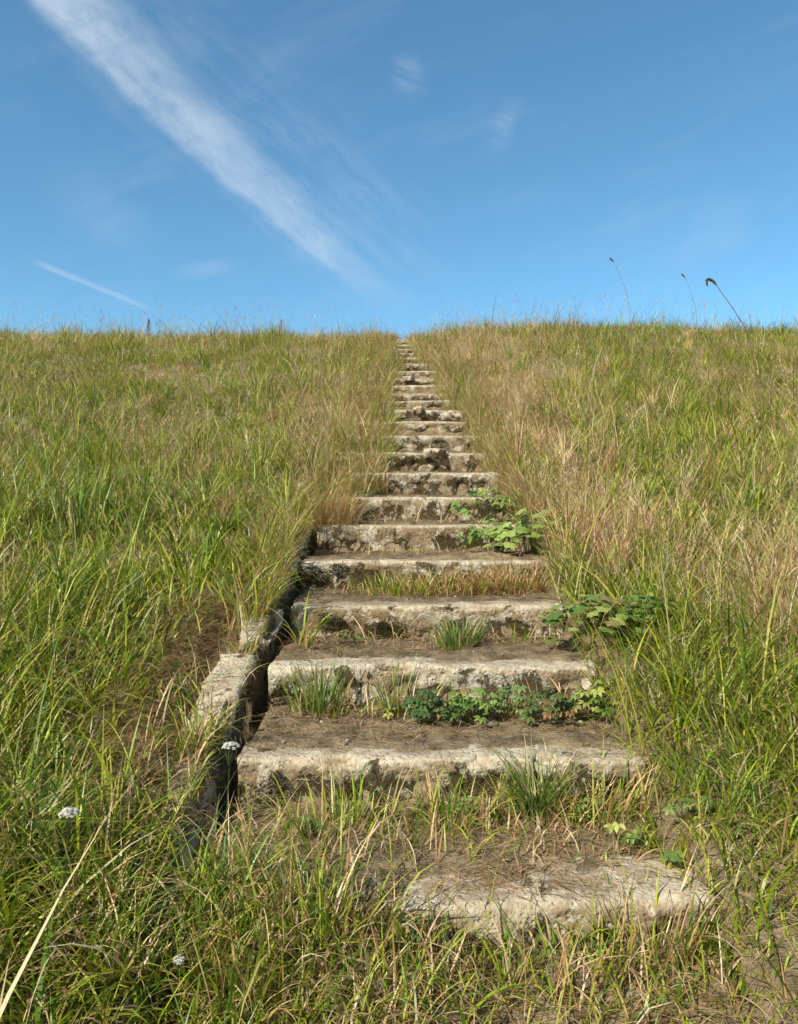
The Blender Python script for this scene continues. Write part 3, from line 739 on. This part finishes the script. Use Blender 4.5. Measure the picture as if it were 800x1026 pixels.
def leaf_plant(px, y, n, size, spread, height, label, style, dz=0.0, group=None, name='leafy_plant', toward=(0, -0.5), pal=LG, cat='leafy plant'):
    p = on_ground(px, y, dz); t = empty(name, p); tag(t, label, cat, group)
    V, T, CC = [], [], []; S = Blades()
    for k in range(n):
        a = random.uniform(0, 6.283); rr = math.sqrt(random.random())
        hx = math.cos(a) * rr * spread + toward[0] * height; hy = math.sin(a) * rr * spread * .6 + toward[1] * height
        hz = height * (1 - .6 * rr * rr) * random.uniform(.55, 1.1)
        s = size * random.uniform(.35, 1.15); col = np.array(random.choice(pal)) * random.uniform(.85, 1.15)
        tilt = random.uniform(.15, .95)
        M = (Matrix.Translation((hx, hy, hz)) @ Matrix.Rotation(math.atan2(hy - .02, hx) - math.pi / 2 + random.uniform(-.7, .7), 4, 'Z')
             @ Matrix.Rotation(-tilt * .5 + random.uniform(-.3, .3), 4, 'X') @ Matrix.Rotation(random.uniform(-.4, .4), 4, 'Y'))
        if style == 'lobed': lobed_leaf(s, 6, .22, M, col, V, T, CC)
        else:
            for q_ in (-1.15, -.0, 1.15) if style == 'trio' else (-1.7, -.85, 0, .85, 1.7):
                ovate_leaf(s, s * .55, M @ Matrix.Rotation(q_, 4, 'Z') @ Matrix.Translation((0, s * .08, 0)), col * random.uniform(.9, 1.1), V, T, CC)
        d = Vector((hx, hy, hz)) - Vector((hx * .35, hy * .35, -.01)); L = d.length
        th = math.acos(max(-1, min(1, d.z / max(L, 1e-4))))
        S.add(np.array([[hx * .35, hy * .35, -.01]]), L, .003, np.array([math.atan2(d.y, d.x)]), th, th, np.array([[.13, .16, .05]]), np.array([[.12, .17, .05]]), 2, prof='stem')
    link('leaves', np_mesh('leaves', np.array([v[:] for v in V]), tris=np.array(T), col=np.array(CC)), M_LEAF, t)
    link('stems', S.mesh('stems'), M_LEAF, t)
    return t
GP = 'leafy plants growing on the steps'
leaf_plant(592, 2.98, 80, .042, .22, .15, 'large round leaved plant at the right end of the broad blotched step', 'lobed', group=GP)
leaf_plant(556, 3.0, 8, .032, .06, .07, 'small yellowish plant touching the large round leaved one', 'lobed', group=GP, pal=[(.2, .24, .05), (.16, .22, .05)])
leaf_plant(635, 3.05, 34, .040, .16, .20, 'half hidden round leaved plant in the grass right of the large one', 'lobed', group=GP)
leaf_plant(528, 4.00, 90, .048, .24, .24, 'pale broad leaved plant beside the half buried step', 'lobed', group=GP, pal=[(.25, .37, .07), (.31, .41, .09), (.36, .44, .11)])
leaf_plant(490, 4.60, 84, .050, .24, .22, 'dense leafy plant at the foot of the narrow lipped step', 'trio', group=GP)
leaf_plant(496, 4.12, 60, .048, .24, .18, 'low leafy plant before the right end of the lichen patched step', 'trio', group=GP)
leaf_plant(676, 1.84, 4, .04, .035, .10, 'single round bright leaf low in the grass at the lower right', 'lobed', group=GP, pal=[(.19, .29, .07), (.16, .26, .06)], toward=(0, -.2))
leaf_plant(655, 3.15, 4, .045, .06, .16, 'lone pale yellow leaf above the grass right of the broad blotched step', 'lobed', group=GP, pal=[(.3, .3, .07)])
GC = 'creepers along the foot of a step'
for k, (px, lb) in enumerate([(430, 'dark creeper at the left end of the creeper row'), (470, 'creeper in the row, second from its left end'), (512, 'bright green creeper in the middle of the row'),
                              (550, 'creeper with russet leaves right of the middle of the row'), (590, 'creeper at the right end of the row running into grass')]):
    leaf_plant(px, 2.53 + .03 * (k % 3), 44, .027, .115, .115, lb + ' under a pale stone lip', 'five', group=GC, name='creeper', cat='creeper', toward=(0, -.3),
               pal=[[(.09, .15, .04), (.11, .18, .045)], LG, [(.17, .25, .06), (.2, .27, .08), (.13, .2, .05)], [(.09, .14, .035), (.25, .13, .05), (.12, .17, .05)], LG][k])
leaf_plant(310, 2.02, 16, .02, .06, .06, 'tiny leafed weed under the left end of the long pale step', 'five', group=GP, pal=LG)

for px, yy_, n_, lb in [(470, 2.13, 14, 'tiny weed at the middle foot of the long pale step'), (585, 2.13, 18, 'tiny weed at the right foot of the long pale step, left of the covering tuft'),
                        (625, 1.98, 12, 'small weed on the brown soil above the right end of the lowest slab'), (380, 2.60, 12, 'small weed left of the creeper row'), (610, 2.62, 22, 'bushy weed in the grass just beyond the right end of the creeper row'),
                        (350, 3.10, 10, 'tiny weed under the mossy left part of the broad blotched step'), (690, 1.95, 16, 'leafy weed in the grass above the single round bright leaf')]:
    leaf_plant(px, yy_, n_, random.uniform(.018, .028), .07, .07, lb, random.choice(['five', 'trio']), group=GP)

# moss cushions: parts of the steps they grow on
def moss(step_i, px, py, r):
    y = STEPS[step_i][0]; B = Blades(); o_ = [o for o in bpy.data.objects if o.get('label') == ORD[step_i]][0]
    n = int(900 * r / .05)
    a = rng.uniform(0, 6.283, n); q_ = np.sqrt(rng.random(n)) * r * (.7 + .5 * vnoise(np.cos(a) * 2 + step_i, np.sin(a) * 2 + px))
    bx = np.cos(a) * q_ * 1.4; bz = np.sin(a) * q_; by = -.012 * (1 - (q_ / r) ** 2)
    c = np.array([[.055, .06, .014], [.035, .04, .012], [.09, .085, .02]])[rng.integers(0, 3, n)]
    x, _, z = at(px, py, y)
    root = np.stack([x + bx - o_.location.x, by - .001 + 0 * bx, z + bz - o_.location.z], -1)
    B.add(root, rng.uniform(.006, .016, n), np.full(n, .003), rng.uniform(-2.6, -.5, n), rng.uniform(.3, 1.4, n), rng.uniform(.3, 1.8, n), c, c * 1.3, 2)
    link('moss', B.mesh('moss'), M_MOSS, o_)
moss(4, 318, 577, .05); moss(4, 340, 571, .035); moss(3, 330, 625, .05); moss(3, 388, 633, .045); moss(2, 285, 700, .05); moss(1, 275, 795, .05); moss(9, 440, 447, .06)

# yarrow
def yarrow(px, py, y, r, label):
    top = Vector(at(px, py, y)); base = on_ground(px - 8, y + .01); t = empty('yarrow', base); tag(t, label, 'flower', 'white yarrow flowers')
    V, T, CC = [], [], []
    S = Blades(); d = top - base
    S.add(np.array([[0, 0, 0.]]), d.length, .005, np.array([math.atan2(d.y, d.x)]), math.acos(d.z / d.length), math.acos(d.z / d.length), np.array([[.12, .15, .05]]), np.array([[.14, .17, .06]]), 4, prof='stem')
    for k in range(85):
        a = random.uniform(0, 6.283); q_ = math.sqrt(random.random()) * r
        p = d + Vector((math.cos(a) * q_, math.sin(a) * q_, .35 * r * (1 - (q_ / r) ** 2) + random.uniform(-.003, .003)))
        M = Matrix.Translation(p) @ Matrix.Rotation(.6 * q_ / r * math.cos(a) + random.uniform(-.3, .3), 4, 'Y') @ Matrix.Rotation(.3 + random.uniform(-.4, .4), 4, 'X')
        f = random.uniform(.0030, .0048); c0 = len(V); V.append(M @ Vector((0, 0, .0012))); CC.append((.55, .5, .3))
        for j in range(10):
            rr = f if j % 2 == 0 else f * .6
            V.append(M @ Vector((rr * math.cos(j * .628), rr * math.sin(j * .628), 0))); CC.append((.78, .77, .74))
        for j in range(10): T.append((c0, c0 + 1 + j, c0 + 1 + (j + 1) % 10))
        st = d * .86; e = p - st; L = e.length
        if k % 4 == 0: S.add(np.array([st[:]]), L, .0015, np.array([math.atan2(e.y, e.x)]), math.acos(e.z / L), math.acos(e.z / L), np.array([[.12, .15, .05]]), np.array([[.16, .18, .08]]), 2, prof='stem')
    link('flower_head', np_mesh('flower_head', np.array([v[:] for v in V]), tris=np.array(T), col=np.array(CC), smooth=False), M_LEAF, t)
    link('stem', S.mesh('stem'), M_LEAF, t)
yarrow(231, 748, 2.05, .024, 'white yarrow head leaning over the drain beside the long pale step')
yarrow(69, 815, 1.55, .020, 'white yarrow head low in the grass at the left edge')
yarrow(179, 962, 1.46, .010, 'small white yarrow at the bottom left of the foreground grass')

# tall stalks against the sky
def stalk(pts, y, head_from, hw, sw, label, name='seed_stalk', col=(.10, .065, .04), scol=(.22, .16, .09), branch=0):
    P = [Vector(at(px, py, y)) for px, py in pts]
    gx = P[0].x; gz = float(ground_h(np.array([gx]), np.array([y]))[0]); P[0] = Vector((gx, y, gz - .01))
    # resample (Catmull-Rom)
    Q = [P[0]] + P + [P[-1]]; out = []
    for i in range(1, len(Q) - 2):
        for k in range(10):
            u = k / 10; a, b, c, d = Q[i - 1], Q[i], Q[i + 1], Q[i + 2]
            out.append(.5 * ((2 * b) + (c - a) * u + (2 * a - 5 * b + 4 * c - d) * u * u + (3 * b - a - 3 * c + d) * u ** 3))
    out.append(P[-1]); base = P[0].copy(); t = empty(name, base); tag(t, label, 'seed stalk', 'dry stalks standing above the skyline')
    def tube(nm, pts_, rad, mat_col, bumpy):
        V, Qd, CC = [], [], []; nn = 7
        for i, p in enumerate(pts_):
            f = i / max(1, len(pts_) - 1); r = rad(f)
            d = (pts_[min(i + 1, len(pts_) - 1)] - pts_[max(i - 1, 0)]).normalized()
            u = d.cross(Vector((0, 1, 0.1))).normalized(); v = d.cross(u)
            for j in range(nn):
                rr = r * (1 + (random.uniform(-.35, .45) if bumpy else 0)); a = j / nn * 6.283
                V.append((p + u * math.cos(a) * rr + v * math.sin(a) * rr - base)[:]); CC.append(np.array(mat_col) * (random.uniform(.6, 1.5) if bumpy else 1))
        for i in range(len(pts_) - 1):
            for j in range(nn): Qd.append((i * nn + j, i * nn + (j + 1) % nn, (i + 1) * nn + (j + 1) % nn, (i + 1) * nn + j))
        link(nm, np_mesh(nm, np.array(V), quads=np.array(Qd), col=np.array(CC)), M_LEAF, t)
    k = int(len(out) * head_from)
    tube('stem', out[:k + 1], lambda f: sw * (1 - .4 * f), scol, False)
    hp = []
    for i in range(k, len(out) - 1): hp += [out[i].lerp(out[i + 1], u / 3) for u in range(3)]
    hp.append(out[-1])
    tube('seed_head', hp, lambda f: hw * max(.12, math.sin(math.pi * (.12 + .86 * f)) ** .6), col, True)
stalk([(768, 540), (766, 440), (752, 345), (739, 316), (724, 294), (715, 282), (709, 280), (709, 287)], 4.0, .66, .0072, .003, 'dark drooping seed head on a thick stalk at the right, bent over like a hook', col=(.11, .07, .045))
stalk([(634, 350), (631, 310), (624, 282), (616, 264), (611, 258)], 10.0, .80, .011, .004, 'thin pale stalk with small head, leftmost above the right skyline', col=(.16, .11, .07), scol=(.3, .28, .22))
stalk([(701, 345), (698, 315), (692, 292), (687, 279), (683, 274)], 10.0, .78, .010, .004, 'faint thin stalk between the hooked dark one and the leftmost one', col=(.17, .11, .08), scol=(.34, .3, .25))

def dock(px, y, h, label, col=(.30, .16, .08), n=220, wd=.085, name='dock_plant'):
    p = on_ground(px, y); t = empty(name, p); tag(t, label, 'dry plant', 'dry weeds on the left skyline')
    S = Blades(); S.add(np.array([[0, 0, 0.]]), h, .006, np.array([.4]), .03, .12, np.array([col]) * .8, np.array([col]), 4, prof='stem'); link('stem', S.mesh('stem'), M_GRASS, t)
    B = Blades(); z = rng.uniform(.5, 1.0, n) * h; a = rng.uniform(0, 6.283, n); r = wd * (1.15 - z / h) * rng.random(n) * 2
    B.add(np.stack([np.cos(a) * r * .4, np.sin(a) * r * .4, z], -1), rng.uniform(.02, .05, n), rng.uniform(.006, .012, n), a, rng.uniform(.3, 1.2, n), rng.uniform(.6, 2, n), np.array(col) * rng.uniform(.6, 1.4, (n, 1)), np.array(col) * rng.uniform(.6, 1.5, (n, 1)), 2)
    link('seed_head', B.mesh('seed_head'), M_GRASS, t)
dock(149, 13.0, .62, 'short brown dock standing up on the left skyline')
dock(282, 15.0, .48, 'small dark brown weed on the skyline between the dock and the steps', (.14, .07, .04), 70, .02)

def feathery(px, y, h, n, label):
    p = on_ground(px, y); t = empty('feathery_grass', p); tag(t, label, 'grass plume', 'feathery plumes on the left skyline')
    B = Blades(); S = Blades(); az = rng.uniform(0, 6.283, n); L = rng.uniform(.7, 1.05, n) * h; c = pick(STRAWS, n) * .9
    th1 = rng.uniform(.1, .6, n); root = np.stack([rng.normal(0, .12, n), rng.normal(0, .1, n), np.zeros(n)], -1)
    tip = S.add(root, L, .004, az, 0.02, th1, c, c, 4, prof='stem')
    for k in range(16):
        off = rng.uniform(0, .35, n) * L; r2 = tip.copy(); r2[:, 2] -= np.cos(th1) * off; r2[:, 0] -= np.sin(th1) * np.cos(az) * off; r2[:, 1] -= np.sin(th1) * np.sin(az) * off
        B.add(r2, rng.uniform(.03, .09, n), .004, rng.uniform(0, 6.283, n), rng.uniform(.2, .8, n), rng.uniform(.5, 1.4, n), c, c, 2)
    link('stem', S.mesh('stem'), M_GRASS, t); link('plume', B.mesh('plume'), M_GRASS, t)
feathery(233, 13.5, .70, 9, 'tallest feathery dry grass plume on the left skyline')
feathery(165, 13.5, .52, 8, 'low feathery dry plume right beside the brown dock')
feathery(104, 13.5, .55, 5, 'thin pale feathery plume nearest the left edge of the skyline')

# ------------------------------------------------------------------ sun, sky, camera
SUN_EL, SUN_AZ = 38.0, 220.0        # azimuth clockwise from +Y (behind the viewer, to the left)
sd = Vector((math.sin(R(SUN_AZ)) * math.cos(R(SUN_EL)), math.cos(R(SUN_AZ)) * math.cos(R(SUN_EL)), math.sin(R(SUN_EL))))
L = bpy.data.lights.new('sun', 'SUN'); L.energy = 5.0; L.angle = R(0.53); L.color = (1.0, 0.945, 0.83)
so = bpy.data.objects.new('sun', L); C.objects.link(so); so.rotation_euler = sd.to_track_quat('Z', 'Y').to_euler(); so.location = sd * 50

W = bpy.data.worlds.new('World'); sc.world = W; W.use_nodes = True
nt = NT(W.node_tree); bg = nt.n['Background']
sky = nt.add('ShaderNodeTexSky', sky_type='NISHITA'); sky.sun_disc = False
sky.sun_elevation = R(SUN_EL); sky.sun_rotation = R(SUN_AZ); sky.air_density = 1.0; sky.dust_density = 0.4; sky.ozone_density = 2.2; sky.altitude = 100
tc = nt.add('ShaderNodeTexCoord'); D = tc.outputs['Generated']
sp = nt.add('ShaderNodeSeparateXYZ'); nt.l.new(D, sp.inputs[0])
yy = nt.m('MAXIMUM', sp.outputs[1], 0.02)
u = nt.m('DIVIDE', sp.outputs[0], yy); v = nt.m('DIVIDE', sp.outputs[2], yy)     # plane of the sky ahead
fwd = nt.ramp(sp.outputs[1], 0.1, 0.3)
cb = nt.add('ShaderNodeCombineXYZ'); nt.l.new(u, cb.inputs[0]); nt.l.new(v, cb.inputs[1]); UV = cb.outputs[0]
def mapped(rot, sx, sy):
    c, s = math.cos(rot), math.sin(rot)
    a = nt.m('ADD', nt.m('MULTIPLY', u, c), nt.m('MULTIPLY', v, s)); b = nt.m('SUBTRACT', nt.m('MULTIPLY', v, c), nt.m('MULTIPLY', u, s))
    q_ = nt.add('ShaderNodeCombineXYZ'); nt.l.new(nt.m('MULTIPLY', a, sx), q_.inputs[0]); nt.l.new(nt.m('MULTIPLY', b, sy), q_.inputs[1]); return q_.outputs[0]
def uvp(px, py): return ((px - 400) / F, (523 - py) / F)
def streak(p0, p1, w0, w1, a0, a1, bow=0.0, soft_up=1.0, soft_dn=1.0, wob=0.01, nscale=18, fin=0.06, fout=0.2):
    (u0, v0), (u1, v1) = uvp(*p0), uvp(*p1); ln = math.hypot(u1 - u0, v1 - v0); ex, ey = (u1 - u0) / ln, (v1 - v0) / ln
    s_ = nt.m('DIVIDE', nt.m('ADD', nt.m('MULTIPLY', nt.m('SUBTRACT', u, u0), ex), nt.m('MULTIPLY', nt.m('SUBTRACT', v, v0), ey)), ln)
    c_ = nt.m('SUBTRACT', nt.m('MULTIPLY', nt.m('SUBTRACT', v, v0), ex), nt.m('MULTIPLY', nt.m('SUBTRACT', u, u0), ey))
    sc_ = nt.m('MULTIPLY', s_, nt.m('SUBTRACT', 1.0, s_))
    c_ = nt.m('ADD', c_, nt.m('MULTIPLY', sc_, 4 * bow / F))
    c_ = nt.m('ADD', c_, nt.m('MULTIPLY', nt.m('SUBTRACT', nt.noise(UV, nscale, 5, .62), .5), wob * 2))
    wd = nt.m('DIVIDE', nt.m('MULTIPLY_ADD', s_, (w1 - w0), w0), F)
    r = nt.m('DIVIDE', c_, nt.m('MAXIMUM', wd, 0.0005))
    up = nt.ramp(r, 0.25, 0.25 + soft_up, 1, 0); dn = nt.ramp(r, -0.35 - soft_dn, -0.35, 0, 1)
    al = nt.m('MULTIPLY', nt.ramp(s_, -fin, fin, 0, 1), nt.ramp(s_, 1 - fout, 1 + .06, 1, 0))
    amp = nt.m('MULTIPLY_ADD', s_, a1 - a0, a0)
    return nt.m('MULTIPLY', nt.m('MULTIPLY', nt.m('MULTIPLY', up, dn), al), amp)
tex1 = nt.noise(mapped(-.72, 10, 26), 1.0, 6, .65)
main = nt.m('MULTIPLY', streak((20, -40), (405, 318), 28, 9, .44, .24, bow=9, soft_up=2.3, soft_dn=.8, wob=.010, fin=.02, fout=.30), nt.m('MULTIPLY', nt.ramp(tex1, .25, .65, .5, 1.1), nt.ramp(nt.noise(mapped(.35, 30, 60), 1., 5, .6, .5), .25, .7, .82, 1.08)))
halo = nt.m('MULTIPLY', streak((60, -20), (440, 305), 90, 60, .08, .15, bow=8, soft_up=1.4, soft_dn=.7, wob=.03, nscale=9, fout=.3), nt.ramp(nt.noise(mapped(-.72, 8, 34), 1., 6, .65), .35, .7))
thin = streak((40, 264), (160, 314), 3.5, 2.5, .20, .16, soft_up=1.2, soft_dn=.8, wob=.002, fin=.1, fout=.3)
w1 = nt.m('MULTIPLY', streak((407, 60), (418, 106), 11, 8, .17, .12, soft_up=2, soft_dn=2, wob=.012, nscale=22, fin=.3, fout=.6), nt.ramp(nt.noise(mapped(1.2, 60, 14), 1., 4, .6), .3, .65))
w2 = nt.m('MULTIPLY', streak((512, 108), (486, 170), 7, 12, .15, .05, soft_up=2, soft_dn=2, wob=.02, nscale=20, fin=.3, fout=.7), nt.ramp(nt.noise(mapped(1.2, 60, 14), 1., 4, .6), .3, .65))
w3 = streak((185, 272), (250, 262), 9, 7, .10, .08, soft_up=1, soft_dn=1, wob=.01, nscale=20, fin=.4, fout=.6)
w4 = streak((60, 180), (160, 255), 26, 22, .05, .06, soft_up=1.3, soft_dn=1.3, wob=.02, nscale=14, fin=.3, fout=.5)
w5 = streak((660, 262), (760, 222), 12, 20, .03, .09, soft_up=1.3, soft_dn=1, wob=.01, nscale=24, fin=.4, fout=.4)
cir = nt.m('MULTIPLY', nt.ramp(nt.noise(mapped(.35, 3.0, 12), 1., 7, .62, .4), .48, .85), .10)
tot = main
for q_ in (halo, thin, w1, w2, w3, w4, w5, cir): tot = nt.m('ADD', tot, q_)
tot = nt.m('MULTIPLY', tot, fwd, clamp=True)
side = nt.ramp(sp.outputs[1], -0.15, 0.55)             # deep blue ahead; sky behind the viewer dimmed to cut fill and deepen shade
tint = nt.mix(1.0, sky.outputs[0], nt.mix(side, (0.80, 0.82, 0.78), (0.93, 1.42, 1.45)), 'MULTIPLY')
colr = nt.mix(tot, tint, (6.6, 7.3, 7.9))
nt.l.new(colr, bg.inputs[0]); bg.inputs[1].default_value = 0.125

cam = bpy.data.cameras.new('camera'); co = bpy.data.objects.new('camera', cam); C.objects.link(co)
co.location = (0, 0, EYE); co.rotation_euler = (R(90), 0, 0)
cam.sensor_fit = 'HORIZONTAL'; cam.sensor_width = 36; cam.lens = 36 * F / 800; cam.shift_y = 10 / 800
cam.clip_start = 0.05; cam.clip_end = 5000
sc.camera = co
sc.cycles.max_bounces = 5; sc.cycles.diffuse_bounces = 2; sc.cycles.glossy_bounces = 1; sc.cycles.transmission_bounces = 2; sc.cycles.adaptive_threshold = 0.03
sc.view_settings.view_transform = 'Standard'; sc.view_settings.look = 'None'; sc.view_settings.exposure = 0
